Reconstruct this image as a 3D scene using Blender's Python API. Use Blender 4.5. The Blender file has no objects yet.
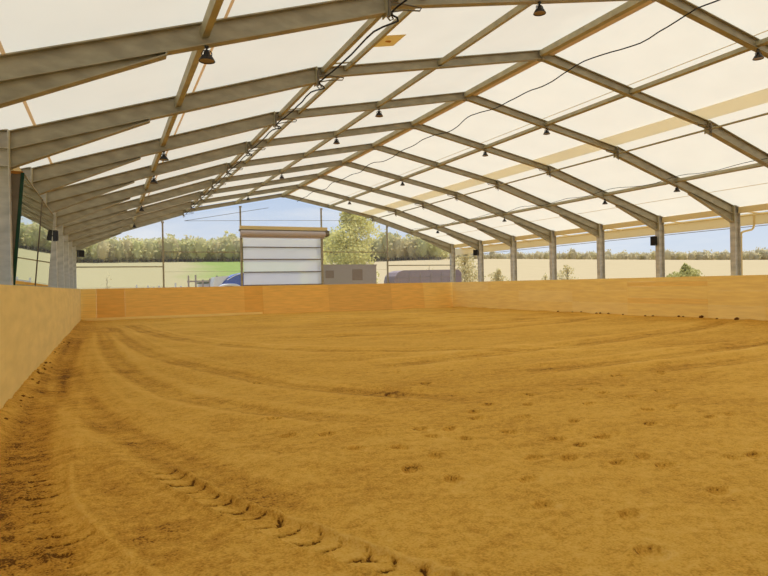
import bpy, math, random
import numpy as np
from mathutils import Vector, Matrix
random.seed(7)
SC = bpy.context.scene
COL = SC.collection
R = math.radians

# ------------------------------------------------------------------ camera
CAM = Vector((0, 0, 1.787)); F = 610.74
cd = bpy.data.cameras.new('camera'); cam = bpy.data.objects.new('camera', cd); COL.objects.link(cam)
cd.sensor_width = 36; cd.sensor_fit = 'HORIZONTAL'; cd.lens = F / 768 * 36
cd.clip_end = 5000
yaw, pit, rol = R(24.398), R(-0.271), R(1.122)
fwd = Vector((math.sin(yaw) * math.cos(pit), math.cos(yaw) * math.cos(pit), math.sin(pit)))
rt0 = Vector((math.cos(yaw), -math.sin(yaw), 0)); up0 = rt0.cross(fwd)
rt = rt0 * math.cos(rol) - up0 * math.sin(rol); up = up0 * math.cos(rol) + rt0 * math.sin(rol)
M4 = Matrix((rt, up, -fwd)).transposed().to_4x4(); M4.translation = CAM
cam.matrix_world = M4
SC.camera = cam

# ------------------------------------------------------------------ light
SUN_EL, SUN_AZ = R(69), (0.70, 0.33)
sd = bpy.data.lights.new('sun', 'SUN'); sun = bpy.data.objects.new('sun', sd); COL.objects.link(sun)
sd.energy = 4.7; sd.angle = R(1.0); sd.color = (1.0, 0.95, 0.86)
v = Vector((SUN_AZ[0], SUN_AZ[1], 0)).normalized() * math.cos(SUN_EL); v.z = math.sin(SUN_EL)
sun.rotation_euler = v.to_track_quat('Z', 'Y').to_euler(); sun.location = (60, -40, 80)
W = bpy.data.worlds.new('sky'); SC.world = W; W.use_nodes = True
nt = W.node_tree; nt.nodes.clear()
def N(nt, t, **k):
    n = nt.nodes.new(t)
    for a, b in k.items(): setattr(n, a, b)
    return n
wo = N(nt, 'ShaderNodeOutputWorld'); bg = N(nt, 'ShaderNodeBackground'); tc = N(nt, 'ShaderNodeTexCoord')
sx = N(nt, 'ShaderNodeSeparateXYZ'); cr = N(nt, 'ShaderNodeValToRGB'); no = N(nt, 'ShaderNodeTexNoise')
mp = N(nt, 'ShaderNodeMapping'); mp.inputs['Scale'].default_value = (1.3, 1.3, 7)
cl = N(nt, 'ShaderNodeValToRGB'); mx = N(nt, 'ShaderNodeMix', data_type='RGBA')
nt.links.new(tc.outputs['Generated'], sx.inputs[0]); nt.links.new(sx.outputs['Z'], cr.inputs[0])
nt.links.new(tc.outputs['Generated'], mp.inputs[0]); nt.links.new(mp.outputs[0], no.inputs['Vector'])
no.inputs['Scale'].default_value = 2.6; no.inputs['Detail'].default_value = 6; no.inputs['Roughness'].default_value = .55
nt.links.new(no.outputs[0], cl.inputs[0])
cl.color_ramp.elements[0].position = .47; cl.color_ramp.elements[0].color = (0, 0, 0, 1)
cl.color_ramp.elements[1].position = .72; cl.color_ramp.elements[1].color = (.65, .65, .65, 1)
cr.color_ramp.elements[0].position = 0.0; cr.color_ramp.elements[0].color = (.74, .79, .84, 1)
cr.color_ramp.elements[1].position = .9; cr.color_ramp.elements[1].color = (.20, .38, .80, 1)
e = cr.color_ramp.elements.new(.13); e.color = (.55, .67, .86, 1)
nt.links.new(cl.outputs[0], mx.inputs[0]); nt.links.new(cr.outputs[0], mx.inputs[6]); mx.inputs[7].default_value = (.92, .92, .92, 1)
nt.links.new(mx.outputs[2], bg.inputs[0]); bg.inputs[1].default_value = 1.0; nt.links.new(bg.outputs[0], wo.inputs[0])
SC.view_settings.view_transform = 'Standard'; SC.view_settings.look = 'None'
SC.view_settings.gamma = 1; SC.view_settings.use_curve_mapping = False
SC.view_settings.exposure = 0.0
SC.cycles.max_bounces = 10; SC.cycles.diffuse_bounces = 6; SC.cycles.transparent_max_bounces = 12
SC.cycles.use_denoising = True

# ------------------------------------------------------------------ materials
def lin(c):
    return tuple(((x / 255) / 12.92 if x / 255 <= .04045 else ((x / 255 + .055) / 1.055) ** 2.4) for x in c)
def mat(name, col, rough=.7, metal=0.0, var=0.0, scale=3.0, bump=0.0, bscale=40.0, col2=None, stretch=(1, 1, 1), rgb=True, detail=5, lo=.35, hi=.65, spec=.3):
    m = bpy.data.materials.new(name); m.use_nodes = True; t = m.node_tree
    b = t.nodes['Principled BSDF']; c = lin(col) if rgb else col
    b.inputs['Base Color'].default_value = (*c, 1); b.inputs['Roughness'].default_value = rough
    b.inputs['Metallic'].default_value = metal; b.inputs['Specular IOR Level'].default_value = spec
    tcn = N(t, 'ShaderNodeTexCoord'); mpn = N(t, 'ShaderNodeMapping'); mpn.inputs['Scale'].default_value = stretch
    t.links.new(tcn.outputs['Object'], mpn.inputs[0])
    if var or col2:
        n = N(t, 'ShaderNodeTexNoise'); n.inputs['Scale'].default_value = scale; n.inputs['Detail'].default_value = detail
        t.links.new(mpn.outputs[0], n.inputs['Vector'])
        r_ = N(t, 'ShaderNodeValToRGB'); r_.color_ramp.elements[0].position = lo; r_.color_ramp.elements[1].position = hi
        c2 = (lin(col2) if rgb else col2) if col2 else tuple(min(1, x * (1 + var)) for x in c)
        c1 = c if col2 else tuple(x * (1 - var) for x in c)
        r_.color_ramp.elements[0].color = (*c1, 1); r_.color_ramp.elements[1].color = (*c2, 1)
        t.links.new(n.outputs[0], r_.inputs[0]); t.links.new(r_.outputs[0], b.inputs['Base Color'])
    if bump:
        n2 = N(t, 'ShaderNodeTexNoise'); n2.inputs['Scale'].default_value = bscale; n2.inputs['Detail'].default_value = 4
        t.links.new(mpn.outputs[0], n2.inputs['Vector']); bn = N(t, 'ShaderNodeBump')
        bn.inputs['Strength'].default_value = bump; bn.inputs['Distance'].default_value = .02
        t.links.new(n2.outputs[0], bn.inputs['Height']); t.links.new(bn.outputs[0], b.inputs['Normal'])
    return m
def fabric(name, tcol, dcol, mixf, see=0.0, nvar=.05):
    """thin membrane: translucent + diffuse (+ a share seen straight through)"""
    m = bpy.data.materials.new(name); m.use_nodes = True; t = m.node_tree; t.nodes.clear()
    o = N(t, 'ShaderNodeOutputMaterial'); a = N(t, 'ShaderNodeBsdfTranslucent'); d = N(t, 'ShaderNodeBsdfDiffuse'); x = N(t, 'ShaderNodeMixShader')
    d.inputs[0].default_value = (*dcol, 1); x.inputs[0].default_value = mixf
    n = N(t, 'ShaderNodeTexNoise'); n.inputs['Scale'].default_value = .9; n.inputs['Detail'].default_value = 3
    tcn = N(t, 'ShaderNodeTexCoord'); t.links.new(tcn.outputs['Object'], n.inputs['Vector'])
    r_ = N(t, 'ShaderNodeValToRGB'); r_.color_ramp.elements[0].position = .3; r_.color_ramp.elements[1].position = .7
    r_.color_ramp.elements[0].color = (*[q * (1 - nvar) for q in tcol], 1); r_.color_ramp.elements[1].color = (*tcol, 1)
    t.links.new(n.outputs[0], r_.inputs[0]); t.links.new(r_.outputs[0], a.inputs[0])
    t.links.new(d.outputs[0], x.inputs[1]); t.links.new(a.outputs[0], x.inputs[2])
    if see:
        tr = N(t, 'ShaderNodeBsdfTransparent'); y = N(t, 'ShaderNodeMixShader'); y.inputs[0].default_value = see
        t.links.new(x.outputs[0], y.inputs[1]); t.links.new(tr.outputs[0], y.inputs[2]); t.links.new(y.outputs[0], o.inputs[0])
    else: t.links.new(x.outputs[0], o.inputs[0])
    return m
def leafmat(name, col, col2):
    m = bpy.data.materials.new(name); m.use_nodes = True; t = m.node_tree; t.nodes.clear()
    o = N(t, 'ShaderNodeOutputMaterial'); a = N(t, 'ShaderNodeBsdfTranslucent'); d = N(t, 'ShaderNodeBsdfDiffuse'); x = N(t, 'ShaderNodeMixShader')
    x.inputs[0].default_value = .5
    n = N(t, 'ShaderNodeTexNoise'); n.inputs['Scale'].default_value = .35; n.inputs['Detail'].default_value = 3
    g = N(t, 'ShaderNodeNewGeometry'); t.links.new(g.outputs['Position'], n.inputs['Vector'])
    r_ = N(t, 'ShaderNodeValToRGB'); r_.color_ramp.elements[0].position = .35; r_.color_ramp.elements[1].position = .65
    r_.color_ramp.elements[0].color = (*lin(col), 1); r_.color_ramp.elements[1].color = (*lin(col2), 1)
    t.links.new(n.outputs[0], r_.inputs[0]); t.links.new(r_.outputs[0], a.inputs[0]); t.links.new(r_.outputs[0], d.inputs[0])
    t.links.new(d.outputs[0], x.inputs[1]); t.links.new(a.outputs[0], x.inputs[2]); t.links.new(x.outputs[0], o.inputs[0])
    return m

STEEL = mat('galvanised_steel', (158, 151, 130), .5, .25, var=.16, scale=3.5, stretch=(.6, 1, 1.5), bump=.05, bscale=20)
POSTM = mat('post_steel', (190, 187, 178), .5, .2, var=.15, scale=2.2, stretch=(1, 1, 2.5), bump=.05, bscale=20)
STEEL_D = mat('dull_steel', (120, 112, 98), .6, .2, var=.15, scale=4)
PURLIN = mat('purlin_steel', (168, 160, 130), .5, .2, var=.12, scale=3)
MEMB = fabric('roof_membrane', (.69, .648, .515), (.86, .80, .64), .62, nvar=.05)
BAND = fabric('double_membrane', (.98, .90, .66), (.9, .84, .62), .66, see=.35)
VALANCE = fabric('valance_fabric', (.88, .80, .58), (.90, .84, .66), .45)
CREAM = mat('cream_painted_steel', (226, 205, 150), .55)
STRAP = fabric('orange_webbing', (.95, .72, .38), (.78, .56, .28), .5, see=.3)
RSTRAP = fabric('ridge_webbing', (.85, .68, .42), (.62, .47, .27), .4, see=.1)
BLACK = mat('black_plastic', (24, 21, 20), .45, spec=.5)
RUBBER = mat('black_cable_sheath', (22, 20, 22), .6)
GREENF = mat('dark_green_frame', (12, 62, 42), .45)
MIRROR = mat('mirror_glass', (205, 218, 200), .015, 1.0, spec=.5)
PLY_L = mat('plywood_pale', (238, 212, 138), .75, var=.06, scale=1.4, stretch=(1, .5, 2.5), spec=.15)
PLY = [mat('plywood_a', (240, 190, 100), .75, var=.08, scale=2.0, stretch=(.5, .5, 5), spec=.15),
       mat('plywood_b', (234, 178, 88), .75, var=.08, scale=2.0, stretch=(.5, .5, 5), spec=.15),
       mat('plywood_c', (252, 220, 140), .75, var=.06, scale=2.0, stretch=(.5, .5, 5), spec=.15),
       mat('plywood_d', (252, 216, 130), .75, var=.08, scale=2.0, stretch=(.5, .5, 5), spec=.15),
       mat('plywood_e', (230, 182, 98), .75, var=.08, scale=2.0, stretch=(.5, .5, 6), spec=.15)]
PLY.append(mat('plywood_f', (246, 204, 112), .75, var=.08, scale=2.0, stretch=(.5, .5, 5), spec=.15))
PLY.append(mat('plywood_g', (248, 206, 116), .75, var=.08, scale=2.0, stretch=(.5, .5, 6), spec=.15))
TIMBER = mat('orange_timber', (205, 140, 62), .7, var=.1, scale=5)
DOORSKIN = fabric('door_curtain', (.95, .95, .98), (.94, .93, .95), .72, see=.42, nvar=.02)
DOORTOP = mat('door_roll_fabric', (190, 182, 186), .7)
PVC = fabric('clear_film', (.8, .8, .78), (.8, .79, .76), .5, see=.9, nvar=.0)
LENS = mat('lamp_lens', (120, 100, 90), .3, spec=.5)
PAPER = fabric('yellowed_patch', (.98, .86, .50), (.85, .70, .42), .5)

# ------------------------------------------------------------------ mesh helpers
class MB:
    def __init__(s): s.v = []; s.f = []; s.m = []; s.sm = []
    def add(s, vs, fs, mi=0, smooth=False):
        o = len(s.v); s.v += [tuple(x) for x in vs]
        for f in fs: s.f.append(tuple(i + o for i in f)); s.m.append(mi); s.sm.append(smooth)
    def box(s, a, b, mi=0):
        x0, y0, z0 = a; x1, y1, z1 = b
        s.add([(x0, y0, z0), (x1, y0, z0), (x1, y1, z0), (x0, y1, z0), (x0, y0, z1), (x1, y0, z1), (x1, y1, z1), (x0, y1, z1)],
              [(0, 3, 2, 1), (4, 5, 6, 7), (0, 1, 5, 4), (1, 2, 6, 5), (2, 3, 7, 6), (3, 0, 4, 7)], mi)
    def hexa(s, q, mi=0):   # 8 corners: lower loop then upper loop
        s.add(q, [(0, 3, 2, 1), (4, 5, 6, 7), (0, 1, 5, 4), (1, 2, 6, 5), (2, 3, 7, 6), (3, 0, 4, 7)], mi)
    def beam(s, a, b, w, h, upv=(0, 0, 1), mi=0):
        a = Vector(a); b = Vector(b); d = (b - a).normalized(); r = d.cross(Vector(upv)).normalized(); u = r.cross(d)
        q = []
        for z in (-h / 2, h / 2):
            q += [a - r * w / 2 + u * z, a + r * w / 2 + u * z, b + r * w / 2 + u * z, b - r * w / 2 + u * z]
        s.hexa(q, mi)
    def tube(s, pts, rad, n=8, mi=0, caps=True):
        pts = [Vector(p) for p in pts]; vs = []; k = len(pts)
        rads = rad if isinstance(rad, (list, tuple)) else [rad] * k
        pu = None
        for i, p in enumerate(pts):
            d = (pts[min(i + 1, k - 1)] - pts[max(i - 1, 0)]).normalized()
            u = Vector((0, 0, 1)) if abs(d.z) < .9 else Vector((1, 0, 0))
            if pu is not None: u = pu
            r = d.cross(u).normalized(); u2 = r.cross(d).normalized(); pu = u2
            for j in range(n):
                t = 2 * math.pi * j / n; vs.append(p + (r * math.cos(t) + u2 * math.sin(t)) * rads[i])
        fs = [(i * n + j, i * n + (j + 1) % n, (i + 1) * n + (j + 1) % n, (i + 1) * n + j) for i in range(k - 1) for j in range(n)]
        s.add(vs, fs, mi, True)
        if caps: s.add(vs[:n], [tuple(reversed(range(n)))], mi); s.add(vs[-n:], [tuple(range(n))], mi)
    def lathe(s, prof, c=(0, 0, 0), n=20, mi=0, axis='z'):
        vs = []
        for r_, z in prof:
            for j in range(n):
                t = 2 * math.pi * j / n; vs.append((c[0] + r_ * math.cos(t), c[1] + r_ * math.sin(t), c[2] + z))
        k = len(prof)
        s.add(vs, [(i * n + j, i * n + (j + 1) % n, (i + 1) * n + (j + 1) % n, (i + 1) * n + j) for i in range(k - 1) for j in range(n)], mi, True)
    def build(s, name, mats, parent=None, loc=(0, 0, 0)):
        me = bpy.data.meshes.new(name); me.from_pydata(s.v, [], s.f)
        for m in (mats if isinstance(mats, (list, tuple)) else [mats]): me.materials.append(m)
        me.polygons.foreach_set('material_index', s.m); me.polygons.foreach_set('use_smooth', s.sm); me.update()
        o = bpy.data.objects.new(name, me); COL.objects.link(o); o.location = loc
        if parent: o.parent = parent
        return o
def tag(o, label=None, cat=None, group=None, kind=None):
    if label: o['label'] = label
    if cat: o['category'] = cat
    if group: o['group'] = group
    if kind: o['kind'] = kind
    return o
def empty(name, loc=(0, 0, 0), rz=0):
    o = bpy.data.objects.new(name, None); COL.objects.link(o); o.location = loc; o.rotation_euler = (0, 0, rz); return o
def copy_tree(o, parent=None):
    c = o.copy(); COL.objects.link(c); c.parent = parent
    for ch in list(o.children): copy_tree(ch, c)
    return c

# ------------------------------------------------------------------ key dimensions
Y0, BAY = 41.97, 4.0
XL, XR = -1.69, 24.89           # inner faces of the posts
ZE = 4.95                       # top of rafters at the eaves
SL, SR, ZS = 4.65, 18.20, 7.02  # splices
XA, ZA = 11.384, 8.38           # ridge
EXL, EXR, ZO = -2.8, 26.0, 4.62 # eaves overhang
KL, KR, KY, KZ = -1.445, 24.33, 40.83, 1.908
YF = -9.0                       # near end of the hall
def yk(k): return Y0 - BAY * k
def ztop(x):
    if x < SL: return ZE + (x - XL) * (ZS - ZE) / (SL - XL)
    if x < XA: return ZS + (x - SL) * (ZA - ZS) / (XA - SL)
    if x < SR: return ZA + (x - XA) * (ZS - ZA) / (SR - XA)
    return ZS + (x - SR) * (ZE - ZS) / (XR - SR)

# ------------------------------------------------------------------ numpy noise
def vnoise(x, y, seed=0):
    xi = np.floor(x).astype(np.int64); yi = np.floor(y).astype(np.int64); fx = x - xi; fy = y - yi
    def h(a, b):
        n = (a * 374761393 + b * 668265263 + seed * 69069) & 0xffffffff
        n = ((n ^ (n >> 13)) * 1274126177) & 0xffffffff
        return ((n ^ (n >> 16)) & 0xffff) / 65535.0
    u = fx * fx * (3 - 2 * fx); w = fy * fy * (3 - 2 * fy)
    return (h(xi, yi) * (1 - u) + h(xi + 1, yi) * u) * (1 - w) + (h(xi, yi + 1) * (1 - u) + h(xi + 1, yi + 1) * u) * w - .5
def sstep(a, b, x):
    t = np.clip((x - a) / (b - a), 0, 1); return t * t * (3 - 2 * t)
def polydist(px, py, pts, step=.03):
    """distance to, side of and arc length along a polyline (resampled and smoothed)"""
    P = np.array(pts, float)
    for _ in range(3):
        Q = [P[0]]
        for a, b in zip(P[:-1], P[1:]): Q += [a * .75 + b * .25, a * .25 + b * .75]
        Q.append(P[-1]); P = np.array(Q)
    seg = np.r_[0, np.cumsum(np.hypot(*np.diff(P, axis=0).T))]
    n = max(8, int(seg[-1] / step)); s = np.linspace(0, seg[-1], n)
    X = np.interp(s, seg, P[:, 0]); Y = np.interp(s, seg, P[:, 1])
    tx = np.gradient(X); ty = np.gradient(Y); l = np.hypot(tx, ty); tx /= l; ty /= l
    D = np.full(px.shape, 9.9); S = np.zeros(px.shape); SG = np.zeros(px.shape)
    m = (px > X.min() - 1) & (px < X.max() + 1) & (py > Y.min() - 1) & (py < Y.max() + 1)
    qx, qy = px[m], py[m]
    for c in range(0, len(qx), 20000):
        ax, ay = qx[c:c + 20000, None] - X, qy[c:c + 20000, None] - Y
        d2 = ax * ax + ay * ay; i = d2.argmin(1); r = np.arange(len(i))
        idx = np.flatnonzero(m)[c:c + 20000] if m.ndim == 1 else None
        D[idx] = np.sqrt(d2[r, i]); S[idx] = s[i]; SG[idx] = np.sign(tx[i] * ay[r, i] - ty[i] * ax[r, i])
    return D, S, SG, s[-1]

# ------------------------------------------------------------------ sand floor
def graded(lims):
    out = []
    for a, b, st in lims: out += list(np.arange(a, b - 1e-6, st))
    out.append(lims[-1][1]); return np.array(out)
gx = graded([(KL - .02, 3, .022), (3, 7, .034), (7, KR + .02, .075)])
gy = graded([(YF, 2.6, .25), (2.6, 6.6, .02), (6.6, 9, .03), (9, 16, .055), (16, KY + .05, .14)])
GX, GY = np.meshgrid(gx, gy); fx, fy = GX.ravel(), GY.ravel()
H = .045 * vnoise(fx / 2.3, fy / 2.3, 1) + .03 * vnoise(fx / .9, fy / .9, 2) + .018 * vnoise(fx / .35, fy / .35, 3)
H += .012 * vnoise(fx / .13, fy / .13, 4) + .007 * vnoise(fx / .065, fy / .065, 5)
tone = .28 * vnoise(fx / 4.0, fy / 3.0, 11) + .25 * vnoise(fx / 1.6, fy / .7, 12) + .25 * vnoise(fx / .35, fy / .12, 13) + .22 * vnoise(fx / .10, fy / .07, 14)  # random moist / dry patches; painted relief shade joins below
# soft wheel ruts and harrow sweeps
ruts = [([(-.9, 17), (-.55, 12), (-.1, 9.4), (.55, 7.2), (1.1, 5.4), (1.5, 4.0)], .28, .03),
        ([(.2, 33), (.5, 25), (1.1, 18), (2.2, 13.5), (3.2, 10.5), (5.5, 8.0)], .3, .035),
        ([(.9, 35), (1.6, 27), (3.0, 20.5), (5.2, 16.6), (8.5, 14.2), (13, 12.5)], .35, .035),
        ([(2.0, 37.5), (5, 33), (9, 30.2), (14, 28.5), (20, 27.5)], .4, .06),
        ([(1.5, 38.7), (5.5, 36), (10, 34.2), (15, 33), (22, 32.4)], .45, .06),
        ([(5.0, 12.4), (12, 13.6), (19, 15.4), (24, 17.6)], .4, .045),
        ([(7, 10.0), (10, 10.3), (16, 10.8), (23, 12.5)], .35, .045), ([(8, 26), (13, 24.8), (18, 24.6), (23.5, 25.6)], .5, .05),
        ([(4.4, 22), (8, 20.5), (12, 20.2), (17, 21), (22, 23.5)], .5, .05),
        ([(9, 9), (12, 8.9), (15, 9.4), (19, 11)], .35, .04),
        ([(-.2, 30), (.0, 20), (.5, 13), (1.6, 9.3), (3.4, 7.0)], .22, .025),
        ([(-1.1, 26), (-1.0, 14), (-.95, 9), (-.75, 6), (-.3, 3.6)], .25, .03)]
for pts, w, dep in ruts:
    D, S, SG, L = polydist(fx, fy, pts, .08)
    fade = np.clip(np.minimum(S, L - S) / 1.5, 0, 1)
    H += fade * (-dep * np.exp(-(D / w) ** 2) + dep * .75 * np.exp(-((D - w * 1.9) / (w * .6)) ** 2))
    tone -= .2 * fade * np.exp(-(D / (w * .8)) ** 2) * (1 + vnoise(S / .9, S * 0, 77)) ; tone += .16 * fade * np.exp(-((D - w * 1.9) / (w * .6)) ** 2) + .10 * fade * (D < w * 2) * np.cos(D / .055)  # hollows darker, rims lighter: relief shading painted into the sand colour
# treaded tyre tracks
def tread(pts, w, pitch_, dep, seed, s0=0, ragged=.5):
    global H, tone
    D, S, SG, L = polydist(fx, fy, pts, .02)
    ss = S - s0; on = sstep(0, .6, ss) * (D < w * 2.2)
    inside = sstep(w * 1.05, w * .85, D)
    rag = .09 * vnoise(fx / .16, fy / .16, seed) + .05 * vnoise(fx / .07, fy / .07, seed + 1)
    ph = ((S + rag + .55 * np.abs(D * SG - .05)) / pitch_) % 1.0
    lug = sstep(.0, .04, ph) * sstep(.20, .12, ph) * (.45 + .55 * sstep(-.2, .6, -SG * D / w))
    grow = .95 + ragged * vnoise(S / .4, S * 0, seed + 2)
    H += on * (-dep * .45 * inside - dep * 1.2 * lug * inside * np.clip(grow, .25, 1.4))
    H += on * dep * .55 * np.exp(-((D - w * 1.15) / .035) ** 2) * (1 + 1.5 * vnoise(fx / .1, fy / .1, seed + 4))
    tone += on * inside * (.15 - 2.6 * lug * np.clip(grow, .0, 1.3) * min(1, (dep / .045) ** 1.3)) + on * .35 * (SG > 0) * np.exp(-((D - w * 1.15) / .03) ** 2)  # shade in the lug gaps and a lit rim, painted as tone
tread([(-.15, 8.9), (.0, 8.01), (.37, 6.78), (.61, 5.83), (.89, 5.11), (1.15, 4.51), (1.37, 4.0), (1.58, 3.63), (1.81, 3.25), (2.1, 2.7)], .15, .235, .05, 31, s0=2.3)
tread([(-.62, 7.4), (-.56, 6.96), (-.55, 6.3), (-.42, 5.44), (-.2, 4.73), (.02, 4.14), (.3, 3.4), (.6, 2.8)], .17, .21, .018, 41, s0=.1, ragged=2.2)
# hoof and foot prints
prints = [(2.03, 8.1), (1.95, 7.2), (2.4, 7.0), (3.84, 6.56), (3.81, 6.07), (4.39, 6.08), (4.71, 5.57), (3.5, 6.35), (2.63, 5.27), (2.88, 4.85), (3.45, 4.49), (4.62, 4.57), (4.97, 4.59),
          (5.75, 4.16), (5.99, 4.12), (4.95, 4.3), (4.73, 3.57), (3.16, 3.93), (3.59, 3.47), (3.27, 2.95), (4.31, 4.94), (5.1, 7.6), (5.6, 7.3), (6.1, 7.9), (4.6, 7.2), (5.0, 6.6), (6.4, 6.9), (6.8, 6.2), (6.2, 5.6),
          (5.4, 6.1), (7.4, 7.0), (7.2, 7.9), (8.2, 7.2), (4.0, 5.1), (5.2, 5.4), (2.9, 6.0), (3.1, 5.6), (2.45, 6.2)]
rr = random.Random(3)
for (px, py) in prints + [(rr.uniform(2.5, 10), rr.uniform(5, 13)) for _ in range(22)]:
    a = rr.gauss(0, .45); m = (abs(fx - px) < .5) & (abs(fy - py) < .5)
    dx, dy = fx[m] - px, fy[m] - py; u = dx * math.cos(a) + dy * math.sin(a); w_ = -dx * math.sin(a) + dy * math.cos(a)
    q = np.sqrt((u / .11) ** 2 + (w_ / .07) ** 2) + .4 * vnoise(fx[m] / .07, fy[m] / .07, 55)
    far = sstep(-.4, .6, dy / .1); H[m] += -.035 * sstep(1.1, .6, q) + .02 * far * np.exp(-((q - 1.4) / .25) ** 2); tone[m] += .45 * (1 - far) * np.exp(-((q - .8) / .45) ** 2) - .52 * far * np.exp(-((q - .95) / .15) ** 2)  # each print's shaded far edge and lit near edge are painted in
# loose clods by the walls, banked sand along the left wall
H += .10 * np.exp(-((fx - KL) / .22) ** 2) + .05 * np.exp(-((KR - fx) / .5) ** 2) * (1 + vnoise(fy / .7, fy * 0, 61))
H += sstep(.9, .0, fx - KL) * .03 * vnoise(fx / .12, fy / .2, 62)
tone -= (.08 + .10 * vnoise(fx / .2, fy / .3, 88)) * sstep(.95, .1, fx - KL + .35 * vnoise(fy / 1.2, fy * 0, 8)) + .14 * sstep(2.4, .4, fx - KL)  # sand tone gets darker towards the left wall
zF = H - .02
nx, ny = len(gx), len(gy)
me = bpy.data.meshes.new('floor')
idx = np.arange(nx * ny).reshape(ny, nx)
quads = np.stack([idx[:-1, :-1], idx[:-1, 1:], idx[1:, 1:], idx[1:, :-1]], -1).reshape(-1, 4)
me.vertices.add(nx * ny); me.vertices.foreach_set('co', np.stack([fx, fy, zF], 1).ravel().astype(np.float32))
me.loops.add(quads.size); me.loops.foreach_set('vertex_index', quads.ravel().astype(np.int32))
me.polygons.add(len(quads)); me.polygons.foreach_set('loop_start', np.arange(0, quads.size, 4, dtype=np.int32))
me.update(calc_edges=True); me.polygons.foreach_set('use_smooth', np.ones(len(quads), bool))
at = me.attributes.new('tone_and_shade', 'FLOAT', 'POINT'); at.data.foreach_set('value', tone.astype(np.float32))  # random sand tone plus shade painted into ruts, treads and prints
SAND = bpy.data.materials.new('arena_sand'); SAND.use_nodes = True; t = SAND.node_tree; b = t.nodes['Principled BSDF']
b.inputs['Roughness'].default_value = .95; b.inputs['Specular IOR Level'].default_value = .1
g = N(t, 'ShaderNodeNewGeometry'); at_ = N(t, 'ShaderNodeAttribute', attribute_name='tone_and_shade')
n1 = N(t, 'ShaderNodeTexNoise'); n1.inputs['Scale'].default_value = 13; n1.inputs['Detail'].default_value = 8; n1.inputs['Roughness'].default_value = .7
n2 = N(t, 'ShaderNodeTexNoise'); n2.inputs['Scale'].default_value = 55; n2.inputs['Detail'].default_value = 4
m1 = N(t, 'ShaderNodeMath', operation='MULTIPLY_ADD'); m1.inputs[1].default_value = .55
m2 = N(t, 'ShaderNodeMath', operation='MULTIPLY_ADD'); m2.inputs[1].default_value = .9; m3 = N(t, 'ShaderNodeMath', operation='MULTIPLY_ADD'); m3.inputs[1].default_value = .8; m3.inputs[2].default_value = -.50
for n in (n1, n2): t.links.new(g.outputs['Position'], n.inputs['Vector'])
t.links.new(n2.outputs[0], m3.inputs[0]); t.links.new(n1.outputs[0], m2.inputs[0]); t.links.new(m3.outputs[0], m2.inputs[2])
t.links.new(at_.outputs['Fac'], m1.inputs[0]); t.links.new(m2.outputs[0], m1.inputs[2])
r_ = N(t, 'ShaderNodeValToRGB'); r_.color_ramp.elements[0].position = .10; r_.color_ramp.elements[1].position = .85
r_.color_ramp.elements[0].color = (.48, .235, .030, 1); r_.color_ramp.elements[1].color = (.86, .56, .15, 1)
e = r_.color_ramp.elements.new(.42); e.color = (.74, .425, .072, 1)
e = r_.color_ramp.elements.new(0.0); e.color = (.15, .062, .010, 1)  # deepest stop, for the shade painted in the tread gaps
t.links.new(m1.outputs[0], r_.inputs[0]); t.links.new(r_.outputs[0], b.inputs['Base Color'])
bn = N(t, 'ShaderNodeBump'); bn.inputs['Strength'].default_value = .9; bn.inputs['Distance'].default_value = .03
t.links.new(m2.outputs[0], bn.inputs['Height']); t.links.new(bn.outputs[0], b.inputs['Normal'])
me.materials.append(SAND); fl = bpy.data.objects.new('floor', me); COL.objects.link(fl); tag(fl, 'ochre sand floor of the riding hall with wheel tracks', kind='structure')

# ------------------------------------------------------------------ terrain outside
az_n, r_list = 140, [0, 24, 34, 44, 52, 60, 70, 82, 95, 110, 128, 148, 170, 195, 220, 250, 290, 340, 400, 470, 560, 700, 1000, 1800]
def crest(az):   # crest distance and elevation of the fields by compass direction seen from the hall
    a = np.interp(az, [-180, -60, -10, 5, 12, 20, 28, 36, 45, 52, 60, 120, 180], [.02, .03, .050, .052, .052, .048, .050, .047, .041, .036, .031, .02, .02])
    return a
def terr(x, y):
    r = math.hypot(x, y); az = math.degrees(math.atan2(x, y)); E = float(crest(az)); RC = 240.0
    f = max(0.0, min(1.0, (r - 62) / (RC - 62)))
    z = E * RC * (f ** 1.25)
    if r > RC: z += (r - RC) * E * .35
    return z - .12
mb = MB(); vs = []
for r in r_list:
    for j in range(az_n):
        a = 2 * math.pi * j / az_n; x, y = r * math.sin(a), r * math.cos(a); vs.append((x, y, terr(x, y)))
fs = [(i * az_n + j, (i + 1) * az_n + j, (i + 1) * az_n + (j + 1) % az_n, i * az_n + (j + 1) % az_n) for i in range(len(r_list) - 1) for j in range(az_n)]
mb.add(vs, fs, 0, True)
FIELD = bpy.data.materials.new('spring_fields'); FIELD.use_nodes = True; t = FIELD.node_tree; b = t.nodes['Principled BSDF']
b.inputs['Roughness'].default_value = 1; b.inputs['Specular IOR Level'].default_value = 0
g = N(t, 'ShaderNodeNewGeometry'); sp = N(t, 'ShaderNodeSeparateXYZ'); t.links.new(g.outputs['Position'], sp.inputs[0])
def math_(op, a, b_=None, c=None):
    n = N(t, 'ShaderNodeMath', operation=op)
    for i, q in enumerate((a, b_, c)):
        if q is None: continue
        if isinstance(q, (int, float)): n.inputs[i].default_value = q
        else: t.links.new(q, n.inputs[i])
    return n.outputs[0]
ns = N(t, 'ShaderNodeTexNoise'); ns.inputs['Scale'].default_value = .02; ns.inputs['Detail'].default_value = 5; t.links.new(g.outputs['Position'], ns.inputs['Vector'])
nz = N(t, 'ShaderNodeTexNoise'); nz.inputs['Scale'].default_value = .25; nz.inputs['Detail'].default_value = 6; t.links.new(g.outputs['Position'], nz.inputs['Vector'])
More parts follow.
